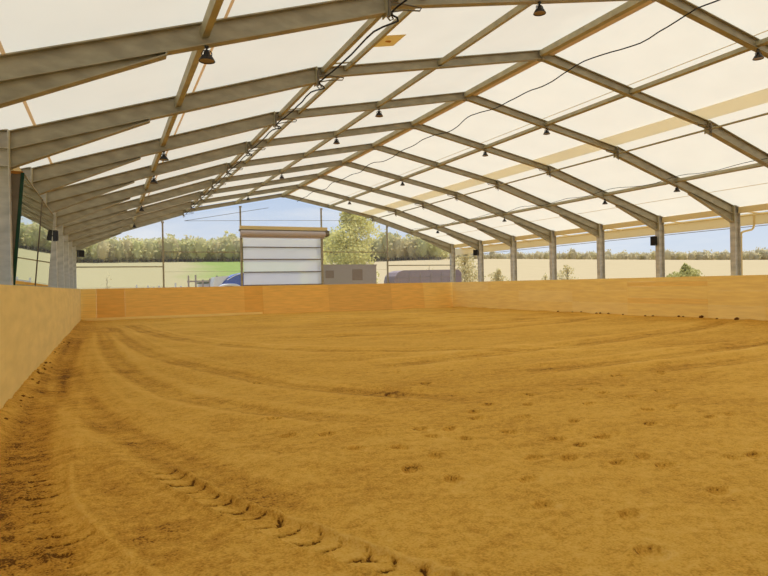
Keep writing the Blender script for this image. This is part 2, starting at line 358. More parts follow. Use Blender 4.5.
def mixc(f, a, b_):
    n = N(t, 'ShaderNodeMix', data_type='RGBA'); t.links.new(f, n.inputs[0])
    for i, q in ((6, a), (7, b_)):
        if isinstance(q, tuple): n.inputs[i].default_value = (*q, 1)
        else: t.links.new(q, n.inputs[i])
    return n.outputs[2]
# meadow parcel: a wedge of ground between two hedge lines
wob = math_('MULTIPLY', math_('SUBTRACT', ns.outputs[0], .5), 30.0)
e1 = math_('SUBTRACT', math_('ADD', sp.outputs['X'], wob), math_('MULTIPLY_ADD', sp.outputs['Y'], .075, 9.0))
e2 = math_('SUBTRACT', math_('MULTIPLY_ADD', sp.outputs['Y'], .28, 5.0), sp.outputs['X'])
g1 = N(t, 'ShaderNodeMapRange'); g1.inputs[1].default_value = -4; g1.inputs[2].default_value = 7; t.links.new(e1, g1.inputs[0])
g2 = N(t, 'ShaderNodeMapRange'); g2.inputs[1].default_value = -2; g2.inputs[2].default_value = 3; t.links.new(e2, g2.inputs[0])
gm = math_('MULTIPLY', g1.outputs[0], g2.outputs[0])
east = N(t, 'ShaderNodeMapRange'); east.inputs[1].default_value = -10; east.inputs[2].default_value = 10; t.links.new(math_('SUBTRACT', sp.outputs['X'], math_('MULTIPLY', sp.outputs['Y'], .33)), east.inputs[0])
base = mixc(east.outputs[0], lin((168, 158, 118)), lin((188, 170, 134)))
base = mixc(math_('MULTIPLY', nz.outputs[0], .35), base, lin((160, 145, 104)))
cfin = mixc(gm, base, lin((132, 148, 80)))
t.links.new(cfin, b.inputs['Base Color'])
ter = mb.build('ground', FIELD); tag(ter, 'pale spring fields rising around the riding hall', kind='structure')

# ------------------------------------------------------------------ membrane roof
mb = MB(); T = .03
xs = sorted(set([EXL, XL - .0] + list(np.linspace(XL, SL, 7)) + list(np.linspace(SL, XA, 7)) + list(np.linspace(XA, SR, 7)) + list(np.linspace(SR, XR, 7)) + [EXR]))
def zroof(x):
    if x < XL: return ZE + (x - XL) * (ZE - ZO) / (XL - EXL) + T
    if x > XR: return ZE + (x - XR) * (ZO - ZE) / (EXR - XR) + T
    return ztop(x) + T
ys = []; k = -0.0
yy = YF
ys = [YF] + [yk(k) for k in range(12, -1, -1) if yk(k) > YF + .3] ; ys[-1] = Y0 + .12
sub = []
for a, b_ in zip(ys[:-1], ys[1:]): sub += list(np.linspace(a, b_, 5)[:-1])
sub.append(ys[-1])
def sag(x, y):      # the cloth bellies slightly between frames
    u = ((Y0 - y) / BAY) % 1.0; return .05 * math.sin(math.pi * u)
vs = [(x, y, zroof(x) + sag(x, y)) for y in sub for x in xs]; n = len(xs)
mb.add(vs, [(i * n + j, i * n + j + 1, (i + 1) * n + j + 1, (i + 1) * n + j) for i in range(len(sub) - 1) for j in range(n - 1)], 0, True)
for xv, w in ((1.8, .05), (-1.24, .05), (14.6, .015), (23.3, .015)):   # webbing seams sewn along the hall
    z = zroof(xv) - .03; s_ = (zroof(xv + .1) - zroof(xv)) / .1
    mb.hexa([(xv - w / 2, YF, z - s_ * w / 2 - .012), (xv + w / 2, YF, z + s_ * w / 2 - .012), (xv + w / 2, Y0, z + s_ * w / 2 - .012), (xv - w / 2, Y0, z - s_ * w / 2 - .012),
             (xv - w / 2, YF, z - s_ * w / 2), (xv + w / 2, YF, z + s_ * w / 2), (xv + w / 2, Y0, z + s_ * w / 2), (xv - w / 2, Y0, z - s_ * w / 2)], 1 if xv < 5 else 2)
ce = mb.build('ceiling', [MEMB, STRAP, CREAM]); tag(ce, 'translucent cream membrane roof over the hall', kind='structure')
# valances hanging from the eaves
for side, X in (('right', EXR), ('left', EXL)):
    mb = MB(); s_ = 1 if side == 'right' else -1
    mb.box((X - .012, YF, ZO - .47), (X, Y0 + 1.3, ZO + .02)); mb.tube([(X - .006, YF, ZO - .48), (X - .006, Y0 + 1.3, ZO - .48)], .022, 6)
    o = mb.build('eaves_valance', [VALANCE]); tag(o, f'cream fabric valance hanging along the {side} eaves of the hall', 'valance')
# double cloth band beside the right splice
mb = MB(); x0, x1 = 17.26, 18.08
mb.hexa([(x0, YF, ztop(x0) - .03), (x1, YF, ztop(x1) - .03), (x1, Y0, ztop(x1) - .03), (x0, Y0, ztop(x0) - .03), (x0, YF, ztop(x0) - .02), (x1, YF, ztop(x1) - .02), (x1, Y0, ztop(x1) - .02), (x0, Y0, ztop(x0) - .02)])
o = mb.build('roof_band', BAND); tag(o, 'yellowish doubled cloth band along the right roof slope above the pole', 'fabric band')

# ------------------------------------------------------------------ kickboards
def lined(name, label, boards, mats):
    mb = MB()
    for (a, b_, mi) in boards: mb.box(a, b_, mi)
    o = mb.build(name, mats); tag(o, label, kind='structure'); return o
bd = []; y = YF; i = 0
while y < KY:
    y2 = min(y + 2.5, KY); bd.append(((KL - .05, y + .002, -.2), (KL, y2 - .002, KZ + .002 * (i % 2)), 0)); y = y2; i += 1
bd.append(((KL - .17, YF, 1.70), (KL - .05, KY, 1.86), 0))
lined('wall_left', 'pale plywood kickboard along the left side', bd, [PLY_L])
# back wall leans outwards slightly
mb = MB(); x = KL - .05; i = 0; tb = .32
wb = [(KL - .05, -.6, 5), (-.6, 1.0, 1), (1.0, 8.36, 0), (8.36, 9.6, 1), (9.6, 14.3, 0), (14.3, 19.2, 4), (19.2, 21.9, 0), (21.9, 23.1, 5), (23.1, KR + .35, 5)]
for a, b_, mi in wb:
    mb.hexa([(a + .003, KY, -.2), (b_ - .003, KY, -.2), (b_ - .003, KY + .05, -.2), (a + .003, KY + .05, -.2), (a + .003, KY + tb, KZ), (b_ - .003, KY + tb, KZ), (b_ - .003, KY + tb + .05, KZ), (a + .003, KY + tb + .05, KZ)], mi)
mb.box((KL, KY - .03, -.05), (9.5, KY + .03, .14), 2)
o = mb.build('wall_back', PLY); tag(o, 'orange plywood kickboard across the far end', kind='structure')
mb = MB(); y = YF; i = 0; rs = random.Random(5)
cuts = [YF, -4, 1, 6, 11, 16.2, 18.8, 23.4, 25.4, 27.5, 32.5, 36.0, KY + .02]
for a, b_ in zip(cuts[:-1], cuts[1:]):
    rows = ((-.2, .62), (.62, 1.25), (1.25, KZ)) if a != 18.8 else ((-.2, .62), (.62, .90), (.90, 1.46), (1.46, 1.70), (1.70, KZ))
    for q, (zz, z2) in enumerate(rows):
        mb.box((KR + .002 * (q % 2), a + .003, zz), (KR + .05, b_ - .003, z2 - .004), (3, 6, 3, 6, 3)[q] if a == 18.8 else rs.choice([2, 3, 2, 3, 3]))
o = mb.build('wall_right', PLY); tag(o, 'light plywood kickboard along the right side', kind='structure')
mb = MB(); mb.box((KL, YF - .06, -.2), (KR, YF, KZ)); mb.box((EXL, YF - .1, KZ), (EXR, YF - .07, 4.6), 1)
mb.add([(EXL, YF - .08, 4.6), (EXR, YF - .08, 4.6), (XR, YF - .08, ZE), (SR, YF - .08, ZS), (XA, YF - .08, ZA), (SL, YF - .08, ZS), (XL, YF - .08, ZE)], [(0, 1, 2, 3, 4, 5, 6)], 1)
o = mb.build('wall_front', [PLY[0], MEMB]); tag(o, 'near end wall of the hall behind the viewer', kind='structure')

# ------------------------------------------------------------------ steel frames
FR = 'galvanised portal frames of the hall'
def ibeam(mb, a, b_, d0, d1, fw=.2, tf=.022, tw=.02):
    """a,b: top line ends (x,z); d0,d1: depths measured downwards; web in the XZ plane"""
    (xa, za), (xb, zb) = a, b_
    def slab(zoff_a, zoff_b, h, w):
        mb.hexa([(xa, -w / 2, za - zoff_a - h), (xb, -w / 2, zb - zoff_b - h), (xb, w / 2, zb - zoff_b - h), (xa, w / 2, za - zoff_a - h),
                 (xa, -w / 2, za - zoff_a), (xb, -w / 2, zb - zoff_b), (xb, w / 2, zb - zoff_b), (xa, w / 2, za - zoff_a)])
    slab(0, 0, tf, fw); slab(d0 - tf, d1 - tf, tf, fw)
    mb.hexa([(xa, -tw / 2, za - d0 + tf), (xb, -tw / 2, zb - d1 + tf), (xb, tw / 2, zb - d1 + tf), (xa, tw / 2, za - d0 + tf), (xa, -tw / 2, za - tf), (xb, -tw / 2, zb - tf), (xb, tw / 2, zb - tf), (xa, tw / 2, za - tf)])
def build_frame():
    root = empty('portal_frame', (XA, 0, 0)); o = (-XA, 0, 0)
    for X, s_ in ((XL, -1), (XR, 1)):
        mb = MB(); w = .36; xo = X + s_ * w; lo, hi = min(X, xo), max(X, xo); fw = .24
        mb.box((lo, -fw / 2, -.1), (lo + .02, fw / 2, ZE)); mb.box((hi - .02, -fw / 2, -.1), (hi, fw / 2, ZE)); mb.box((lo + .02, -.01, -.1), (hi - .02, .01, ZE))
        mb.box((lo, -fw / 2, ZE), (hi, fw / 2, ZE + .02))
        for zz in (4.25, 4.6): mb.box((lo + .02, -fw / 2 + .01, zz), (hi - .02, fw / 2 - .01, zz + .015))
        mb.build('post', POSTM, root, o)
    for s_, X, S_ in ((1, XL, SL), (-1, XR, SR)):
        mb = MB(); ibeam(mb, (X, ZE), (S_, ZS), .37, .37)
        mb.build('outer_rafter', STEEL, root, o)
        mb = MB(); xe = X + s_ * 2.6; slope = (ZS - ZE) / abs(S_ - X); zb0 = ZE - .37
        # haunch: a tapering lower beam
        (xa, za), (xb, zb) = (X, zb0), (xe, zb0 + 2.6 * slope); d = .34
        for (wd, q0, q1, h0, h1) in ((.02, 0, 0, d, .03), (.2, d, .03, .022, .022)):
            mb.hexa([(xa, -wd / 2, za - q0 - h0), (xb, -wd / 2, zb - q1 - h1), (xb, wd / 2, zb - q1 - h1), (xa, wd / 2, za - q0 - h0), (xa, -wd / 2, za - q0 + .0), (xb, -wd / 2, zb - q1), (xb, wd / 2, zb - q1), (xa, wd / 2, za - q0)])
        mb.box((xe - .02, -.1, zb0 + 2.6 * slope - .05), (xe + .0, .1, zb0 + 2.6 * slope)); mb.build('haunch', STEEL, root, o)
        mb = MB(); mb.box((X - .012 + s_ * .012, -.125, ZE - .73), (X + .012 + s_ * .012, .125, ZE - .01)); mb.build('eaves_plate', PURLIN, root, o)
        mb = MB(); mb.box((S_ - .012, -.11, ZS - .42), (S_ + .012, .11, ZS + .0))
        for zz in (-.36, -.05):
            for yy in (-.07, .07): mb.tube([(S_ - .035, yy, ZS + zz), (S_ + .035, yy, ZS + zz)], .014, 6)
        mb.build('splice_plate', PURLIN, root, o)
        mb = MB(); ibeam(mb, (S_, ZS - .015), (XA, ZA), .24, .26, fw=.16)
        mb.build('inner_rafter', STEEL, root, o)
    mb = MB(); mb.box((XA - .014, -.1, ZA - .29), (XA + .014, .1, ZA)); mb.box((XA - .12, -.03, ZA - .31), (XA + .12, .03, ZA - .26)); mb.build('ridge_plate', STEEL, root, o)
    for S_, s_ in ((SL, 1), (SR, -1)):       # bracket and hooks that hold the pole and cable at each splice
        mb = MB(); mb.tube([(S_ + s_ * .0, -.16, ZS - .40), (S_ + s_ * .30, -.16, ZS - .31), (S_ + s_ * .62, -.16, ZS - .27), (S_ + s_ * .66, -.16, ZS - .21), (S_ + s_ * .05, -.16, ZS - .2)], .014, 6)
        mb.tube([(S_ + s_ * .05, -.13, ZS - .4), (S_ + s_ * .09, -.15, ZS - .5), (S_ + s_ * .02, -.16, ZS - .54), (S_ - s_ * .03, -.14, ZS - .47)], .016, 6)
        mb.box((S_ + s_ * .02 - .02, -.17, ZS - .46), (S_ + s_ * .02 + .02, -.09, ZS - .1)); mb.build('splice_bracket', STEEL_D, root, o)
    return root
proto = build_frame()
ORD = ['far gable', 'second', 'third', 'fourth', 'fifth', 'sixth', 'seventh', 'eighth', 'nearest']
EXTRA = ['standing in the glazed gable wall', 'with small black lamps', 'with no lamps', 'with small black lamps', 'with no lamps',
         'with a black speaker on its right post', 'at the mirror joint', 'beside the near mirror end', 'crossing the top left corner of the photo']
for k in range(9):
    o = proto if k == 0 else copy_tree(proto)
    o.location.y = yk(k)
    lab = (f'galvanised steel end frame {EXTRA[0]}' if k == 0 else f'nearest galvanised steel roof frame {EXTRA[8]}' if k == 8 else f'galvanised steel roof frame, {ORD[k]} from the gable, {EXTRA[k]}')
    tag(o, lab, 'steel frame', FR)

# ------------------------------------------------------------------ purlins, poles, eaves beams
def segline(mb, x, z, w, h, rot=0.0, ks=range(0, 12), gap=.012, round_=False, mi=0):
    for k in ks:
        ya, yb = yk(k) - gap, max(yk(k + 1) + gap, YF)
        if ya <= YF: break
        if round_: mb.tube([(x, yb, z), (x, ya, z)], w / 2, 8, mi)
        else:
            c, s_ = math.cos(rot), math.sin(rot); q = []
            for dz in (-h / 2, h / 2):
                for dx, yv in ((-w / 2, yb), (w / 2, yb), (w / 2, ya), (-w / 2, ya)): q.append((x + dx * c - dz * s_, yv, z + dx * s_ + dz * c))
            mb.hexa(q, mi)
PN = [('p1', 1.48, -.17, .31, 'lower left roof slope, carrying lamps'), ('p3', 8.05, -.14, .2, 'upper left roof slope, between splice and ridge'),
      ('p4', 14.78, -.14, -.2, 'upper right roof slope, between ridge and cloth band'), ('p6', 21.45, -.17, -.3, 'lower right roof slope, above the posts')]
for nm, x, dz, rot, where in PN:
    mb = MB(); segline(mb, x, ztop(x) + dz, .12, .12, rot)
    tag(mb.build('purlin', PURLIN), f'square steel purlin along the {where}', 'purlin', 'long roof purlins')
mb = MB(); segline(mb, 4.83, ztop(4.83) - .10, .11, .11, .2); segline(mb, 5.42, ztop(5.42) - .09, .09, .09, .2)
for k in range(0, 9):
    for yy in (-.5, -3.5): mb.beam((4.85, yk(k) + yy, ztop(4.85) - .09), (5.40, yk(k) + yy, ztop(5.4) - .09), .03, .03)
tag(mb.build('twin_purlin', PURLIN), 'pair of close parallel purlins along the left splice with bright gap between', 'purlin')
mb = MB(); segline(mb, 18.20, ZS - .30, .07, .07, round_=True, gap=.03)
tag(mb.build('roof_pole', PURLIN), 'thin round pole clamped along the right splice under the cloth band', 'pole')
mb = MB(); segline(mb, XA - .05, ZA - .13, .16, .16, 0, gap=.11)
tag(mb.build('ridge_purlin', PURLIN), 'grey green ridge beam along the top of the roof', 'ridge beam')
mb = MB(); x0, x1 = XA + .17, XA + .34
for k in range(0, 12):
    ya, yb = yk(k) - .09, max(yk(k + 1) + .09, YF)
    if ya > YF + .1: mb.hexa([(x0, yb, ztop(x0) - .07), (x1, yb, ztop(x1) - .07), (x1, ya, ztop(x1) - .07), (x0, ya, ztop(x0) - .07), (x0, yb, ztop(x0) - .025), (x1, yb, ztop(x1) - .025), (x1, ya, ztop(x1) - .025), (x0, ya, ztop(x0) - .025)])
tag(mb.build('ridge_strap', RSTRAP), 'orange brown strip beside the ridge beam under the cloth', 'strap')
for side, X, s_ in (('right', XR, 1), ('left', XL, -1)):
    mb = MB(); xc = X + s_ * .28; mb.box((xc - .06, YF, ZE - .33), (xc + .06, Y0 + .1, ZE - .08)) if False else None
    for k in range(0, 12):
        ya, yb = yk(k) - .125, max(yk(k + 1) + .125, YF)
        if ya > YF + .1: mb.box((xc - .06, yb, ZE - .33), (xc + .06, ya, ZE - .07))
        if ya > YF + .1:
            for dy in (.35,): mb.beam((xc, ya - .01, ZE - .22), (X + s_ * 1.05, ya - dy - .25, ZO - .08), .05, .05)
    mb.tube([(X + s_ * 1.04, YF, ZO - .06), (X + s_ * 1.04, Y0, ZO - .06)], .035, 6)
    tag(mb.build('eaves_beam', CREAM), f'cream steel beam with short struts along the {side} eaves above the posts', 'beam')
mb = MB(); mb.tube([(26.45, YF, 4.06), (26.45, 20, 4.10), (26.45, Y0 + 6, 4.04)], .016, 5)
tag(mb.build('guy_wire', STEEL_D), 'thin dark wire stretched below the right eaves valance', 'wire')
mb = MB(); mb.tube([(25.95, 17.72, 4.62), (25.95, 17.72, 4.1), (25.93, 17.74, 3.98), (25.86, 17.76, 3.91), (25.5, 17.88, 3.83), (25.40, 17.9, 3.79), (25.37, 17.92, 3.7), (25.37, 17.92, -.1)], .045, 10)
mb.lathe([(.055, 0), (.06, .04), (.055, .08)], (25.37, 17.92, 2.9), 10); mb.lathe([(.055, 0), (.06, .04), (.055, .08)], (25.37, 17.92, 3.55), 10)
tag(mb.build('downpipe', CREAM), 'cream bent rainwater downpipe beside the rightmost visible post', 'downpipe')

# ------------------------------------------------------------------ hanging cables
def cable(name, label, pts, rad=.014, sub_=6, wob=.03, seed=1):
    rs = random.Random(seed); P = [Vector(p) for p in pts]; out = []
    for i in range(len(P) - 1):
        a = P[max(i - 1, 0)]; b_ = P[i]; c = P[i + 1]; d = P[min(i + 2, len(P) - 1)]
        for j in range(sub_):
            t_ = j / sub_; q = .5 * ((2 * b_) + (c - a) * t_ + (2 * a - 5 * b_ + 4 * c - d) * t_ ** 2 + (3 * b_ - a - 3 * c + d) * t_ ** 3)
            out.append(q + Vector((rs.uniform(-wob, wob), 0, rs.uniform(-wob, wob) * .6)))
    out.append(P[-1]); mb = MB(); mb.tube(out, rad, 6)
    return tag(mb.build(name, RUBBER), label, 'cable')
pts = []
for k in range(8, -1, -1):
    y = yk(k); pts += [(4.66, y - .25, 6.60), (4.86, y - .0, 6.56) if k != 8 else (4.9, y, 6.58), (4.82, y + .9, 6.72), (4.78, y + 2.0, 6.66), (4.72, y + 3.0, 6.62)]
pts = [p for p in pts if p[1] < Y0 - .3]
cable('power_cable', 'black cable looping from frame to frame along the left twin purlins', [(4.84, 4.5, 6.7), (4.84, 7.5, 6.7), (4.84, 9.0, 6.68)] + pts, .018, 3, .012, 4)
cable('power_cable', 'wavy black cable hanging just right of the ridge beam', [(12.2, 3, 7.8), (12.05, 7, 7.74)] + [(12.05 + .12 * math.sin(y * 1.3), y, 7.72 + .06 * math.sin(y * 2.1)) for y in np.arange(8.6, 41.5, .85)], .016, 3, .01, 5)
cable('power_cable', 'thin wavy black cable on the lower right roof slope', [(20.9, 6, 5.8)] + [(20.82 + .13 * math.sin(y * 1.1), y, 5.86 + .06 * math.sin(y * 1.9)) for y in np.arange(8.6, 41.5, .85)], .011, 3, .008, 6)
mb = MB(); mb.tube([(4.70, Y0 - .14, 6.25), (11.4, Y0 - .14, 6.46), (18.16, Y0 - .14, 6.6)], .012, 5); mb.tube([(4.70, Y0 - .14, 6.25), (10.3, Y0 - .14, 7.30)], .014, 5)
tag(mb.build('tension_wire', STEEL_D), 'thin wires stretched across the top of the far gable', 'wire')

# ------------------------------------------------------------------ lamps
def lamp():
    r = empty('bell_lamp'); mb = MB()
    mb.box((-.04, -.03, -.05), (.04, .03, 0)); mb.tube([(0, 0, -.05), (0, 0, -.11)], .02, 8); mb.build('bracket', BLACK, r)
    mb = MB()
    for s_ in (-1, 1): mb.tube([(s_ * .10, 0, -.24), (s_ * .10, 0, -.17), (s_ * .06, 0, -.115), (0, 0, -.10)], .012, 6)
    mb.build('yoke', BLACK, r)
    mb = MB(); mb.lathe([(.0, -.13), (.05, -.135), (.065, -.16), (.065, -.22), (.10, -.25), (.13, -.30), (.165, -.385), (.17, -.40), (.16, -.40), (.15, -.385), (.11, -.30)], n=20); sh = mb.build('shade', BLACK, r)
    mb = MB(); mb.lathe([(.0, -.375), (.10, -.375), (.152, -.385)], n=20); mb.build('lens', LENS, sh)
    for c in r.children_recursive: c.data.transform(Matrix.Diagonal((.76, .76, .60, 1)))
    return r
PL = {'p1': 'lower left purlin', 'p3': 'upper left purlin', 'p4': 'upper right purlin', 'p6': 'lower right purlin'}
KN = {8: 'nearest frame', 6: 'third nearest frame', 5: 'fourth nearest frame', 3: 'fourth frame from the gable', 1: 'frame next to the gable'}
lp = lamp(); first = True
for nm, x, dz, rot, where in PN:
    for k in (8, 6, 5, 3, 1):
        if nm == 'p6' and k == 8: continue
        o = lp if first else copy_tree(lp); first = False
        dpt = .37 if (x < SL or x > SR) else .25
        o.location = (x + .03, yk(k) - .04, ztop(x) - dpt - .0); o.rotation_euler.z = random.uniform(-.4, .4)
        tag(o, f'black bell lamp where the {PL[nm]} meets the {KN[k]}', 'lamp', 'black bell lamps under the roof frames')

# ------------------------------------------------------------------ speakers
def speaker(X, Y, Z, rz, w, h, label):
    r = empty('loudspeaker', (X, Y, Z), rz); mb = MB(); d = w * .9
    mb.hexa([(-w / 2, -d / 2, -h / 2), (w / 2, -d / 2, -h / 2), (w * .32, d / 2, -h / 2), (-w * .32, d / 2, -h / 2), (-w / 2, -d / 2, h / 2), (w / 2, -d / 2, h / 2), (w * .32, d / 2, h / 2), (-w * .32, d / 2, h / 2)])
    mb.build('cabinet', BLACK, r); mb = MB(); mb.box((-w * .43, -d / 2 - .012, -h * .44), (w * .43, -d / 2, h * .44)); mb.build('grille', RUBBER, r)
    mb = MB(); mb.tube([(0, d / 2, 0), (0, d / 2 + .07, 0)], .02, 8); mb.box((-.05, d / 2 + .06, -.08), (.05, d / 2 + .08, .08)); mb.build('bracket', BLACK, r)
    tag(r, label, 'loudspeaker', 'black loudspeakers on the posts')
speaker(XR - .24, 21.93, 3.70, R(-60), .32, .44, 'black loudspeaker on a right hand post, sixth from the gable')
speaker(XR - .22, 37.93, 4.03, R(-60), .34, .42, 'black loudspeaker on the right hand post next to the gable')
speaker(XL + .23, 21.98, 3.56, R(80), .14, .34, 'black loudspeaker on a left post at the far end of the mirror')
speaker(XL + .24, 41.6, 4.07, R(35), .36, .42, 'black loudspeaker in the far left corner of the hall')

# ------------------------------------------------------------------ mirrors on the left side
def wall_mirror(ya, yb, label, endface):
    xb, zb, xt, zt_ = -1.68, 1.93, -1.475, 4.18
    r = empty('wall_mirror', (xb, (ya + yb) / 2, zb)); o = tuple(-q for q in r.location)
    dx, dz = xt - xb, zt_ - zb; L = math.hypot(dx, dz); nx_, nz_ = dz / L, -dx / L     # normal into the hall, tilted down
    def slab(mb, y0, y1, s0, s1, n0, n1, mi=0):
        q = []
        for nn in (n0, n1):
            for s_, y in ((s0, y0), (s0, y1), (s1, y1), (s1, y0)): q.append((xb + dx * s_ + nx_ * nn, y, zb + dz * s_ + nz_ * nn))
        mb.hexa(q, mi)
    mb = MB(); slab(mb, ya + .03, yb - .03, .012, .988, -.012, .0); mb.build('mirror_glass', MIRROR, r, o)
    mb = MB(); slab(mb, ya, ya + .04, 0, 1, -.05, .015); 0
    mb.build('end_strip', GREENF if endface else STEEL_D, r, o)
    mb = MB(); slab(mb, ya + .05, yb - .05, -.01, 1.0, -.045, -.014); slab(mb, ya + .05, yb - .03, .99, 1.0, -.05, .01); slab(mb, ya + .05, yb - .03, -.01, .012, -.05, .01)
    mb.build('backing_frame', PURLIN, r, o)
    if endface:
        mb = MB(); mb.hexa([(XL - .34, ya, zb), (xb - .045, ya, zb), (xb - .045, ya + .03, zb), (XL - .34, ya + .03, zb), (XL - .34, ya, zt_ - .03), (xt - .045, ya, zt_ - .03), (xt - .045, ya + .03, zt_ - .03), (XL - .34, ya + .03, zt_ - .03)]); mb.build('side_board', STEEL_D, r, o)
    for y in (ya + .12, yb - .2): mb = MB(); mb.box((XL - .25, y - .05, zt_ - .02), (xt - .02, y + .05, zt_ + .04)); mb.build('bracket', TIMBER, r, o)
    tag(r, label, 'mirror', 'long tilted mirrors above the left kickboard')
wall_mirror(14.12, 17.95, 'tilted wall mirror with dark green end frame, the nearer one above the left kickboard', True)
wall_mirror(18.0, 21.75, 'tilted wall mirror farther back above the left kickboard, beside the black speaker', False)

# ------------------------------------------------------------------ gable wall: posts, rails, film, roller door
GP = [(3.36, 'left of the green meadow view'), (8.38, 'carrying the left edge of the roller door'), (14.17, 'carrying the right edge of the roller door'), (19.37, 'between the two grey trailers')]
for x, w_ in GP:
    mb = MB(); mb.box((x - .05, Y0 - .05, -.1), (x + .05, Y0 + .05, ztop(x) - .40)); mb.box((x - .09, Y0 - .06, ztop(x) - .52), (x + .09, Y0 - .05, ztop(x) - .40))
    tag(mb.build('gable_post', STEEL), f'slim steel gable post {w_}', 'post', 'slim posts in the far gable')
for xa, xb, z, w_ in [(XL, 3.31, 3.26, 'in the leftmost gable bay'), (3.41, 8.33, 4.22, 'left of the roller door'), (14.22, 19.32, 4.27, 'right of the roller door'), (19.42, XR, 3.27, 'in the rightmost gable bay')]:
    mb = MB(); mb.box((xa, Y0 - .04, z - .035), (xb, Y0 + .04, z + .035)); mb.beam((xa, Y0, z - 1.3), (xb, Y0, z - 1.3), .012, .012)
    tag(mb.build('gable_rail', STEEL), f'horizontal steel rail {w_}', 'rail', 'rails in the far gable')
bays = [(XL, 3.31), (3.41, 8.33), (8.43, 14.12), (14.22, 19.32), (19.42, XR)]
for i, (xa, xb) in enumerate(bays):
    mb = MB(); pts = [xa] + [q for q in (SL, XA, SR) if xa < q < xb] + [xb]; zl = .0 if i != 2 else 6.05
    nn = len(pts); vs = [(q, Y0 + .03, zl) for q in pts] + [(q, Y0 + .03, ztop(q) - .36) for q in pts]
    mb.add(vs, [(j, j + 1, nn + j + 1, nn + j) for j in range(nn - 1)])
    tag(mb.build(f'window_{i + 1}', PVC), f'clear film pane of the far gable, bay {i + 1} from the left', kind='structure')
door = empty('door_1', (11.27, Y0, 0)); tag(door, 'white translucent roller door in the far gable', kind='structure'); o = (-11.27, -Y0, 0)
mb = MB(); xa, xb = 8.5, 14.05
mb.box((xa, Y0 - .12, .0), (xb, Y0 - .105, 5.30)); mb.build('door_curtain', DOORSKIN, door, o)
mb = MB()
for z in (.98, 1.95, 2.85, 3.73, 4.57): mb.box((xa, Y0 - .145, z - .03), (xb, Y0 - .085, z + .03))
mb.build('stiffening_bars', STEEL_D, door, o)
mb = MB(); mb.box((8.27, Y0 - .30, 5.74), (14.52, Y0 - .14, 6.01)); mb.build('door_hood', CREAM, door, o)
mb = MB(); mb.tube([(8.30, Y0 - .34, 5.5), (14.30, Y0 - .34, 5.5)], .20, 16); mb.box((8.35, Y0 - .32, 5.2), (14.3, Y0 - .16, 5.6)); mb.build('door_roll', DOORTOP, door, o)
mb = MB(); mb.box((8.22, Y0 - .4, 5.64), (14.62, Y0 - .12, 5.76)); mb.build('roll_beam', STEEL_D, door, o)
mb = MB(); mb.tube([(14.3, Y0 - .34, 5.5), (14.62, Y0 - .34, 5.5)], .14, 12); mb.box((14.4, Y0 - .42, 5.3), (14.5, Y0 - .12, 5.8)); mb.build('door_motor', STEEL_D, door, o)
for x in (8.38, 14.14):
    mb = MB(); mb.box((x - .07, Y0 - .16, 0), (x + .07, Y0 - .06, 5.7)); mb.build('guide_rail', STEEL, door, o)

# ------------------------------------------------------------------ fabric patch, clods
mb = MB(); x0, x1, y0, y1 = 5.55, 6.13, 12.06, 12.74
mb.hexa([(x0, y0, ztop(x0) - .012), (x1, y0, ztop(x1) - .012), (x1, y1, ztop(x1) - .012), (x0, y1, ztop(x0) - .012), (x0, y0, ztop(x0) - .004), (x1, y0, ztop(x1) - .004), (x1, y1, ztop(x1) - .004), (x0, y1, ztop(x0) - .004)])
xm, ym = 5.84, 12.4; mb.box((xm - .06, ym - .03, ztop(xm) - .03), (xm + .06, ym + .03, ztop(xm) - .006), 1)
tag(mb.build('repair_patch', [PAPER, TIMBER]), 'small yellow square patch on the cloth right of the twin purlins', 'patch')
DARKEARTH = mat('dark_earth_clod', (112, 72, 30), .95, var=.2, scale=20, spec=.05)
def clod(x, y, s_, z=0):
    mb = MB(); vs = []; n1_, n2_ = 6, 9
    for i in range(n1_):
        for j in range(n2_):
            th = math.pi * (i + .02) / (n1_ - .96) ; ph = 2 * math.pi * j / n2_; q = s_ * random.uniform(.75, 1.2)
            vs.append((q * math.sin(th) * math.cos(ph) * 1.3, q * math.sin(th) * math.sin(ph), q * math.cos(th) * .7))
    mb.add(vs, [(i * n2_ + j, i * n2_ + (j + 1) % n2_, (i + 1) * n2_ + (j + 1) % n2_, (i + 1) * n2_ + j) for i in range(n1_ - 1) for j in range(n2_)], 0, True)
    return mb.build('dirt_clod', DARKEARTH, None, (x, y, z + s_ * .4))
def floorz(x, y):
    i = int(np.clip(np.searchsorted(gx, x), 0, nx - 1)); j = int(np.clip(np.searchsorted(gy, y), 0, ny - 1)); return float(zF[j * nx + i])
rc = random.Random(12)
for y in [17.3, 18.2, 19.05, 20.0, 20.2, 21.6, 22.1, 23.6, 24.6, 25.2, 25.5, 26.6, 27.2, 28.6]:
    x = KR - rc.uniform(.1, .3); s_ = rc.uniform(.035, .06) if y not in (19.05, 17.3) else .09
    tag(clod(x, y, s_, floorz(x, y)), 'dark clod of earth at the foot of the right kickboard', 'clod', 'clods along the right kickboard')
for i in range(40):
    y = rc.uniform(9.5, 24); x = KL + rc.uniform(.05, .22) * (1 if y > 12 else 1.3)
    tag(clod(x, y, rc.uniform(.012, .028), floorz(x, y)), 'small dark clod of earth at the foot of the left kickboard', 'clod', 'clods along the left kickboard')

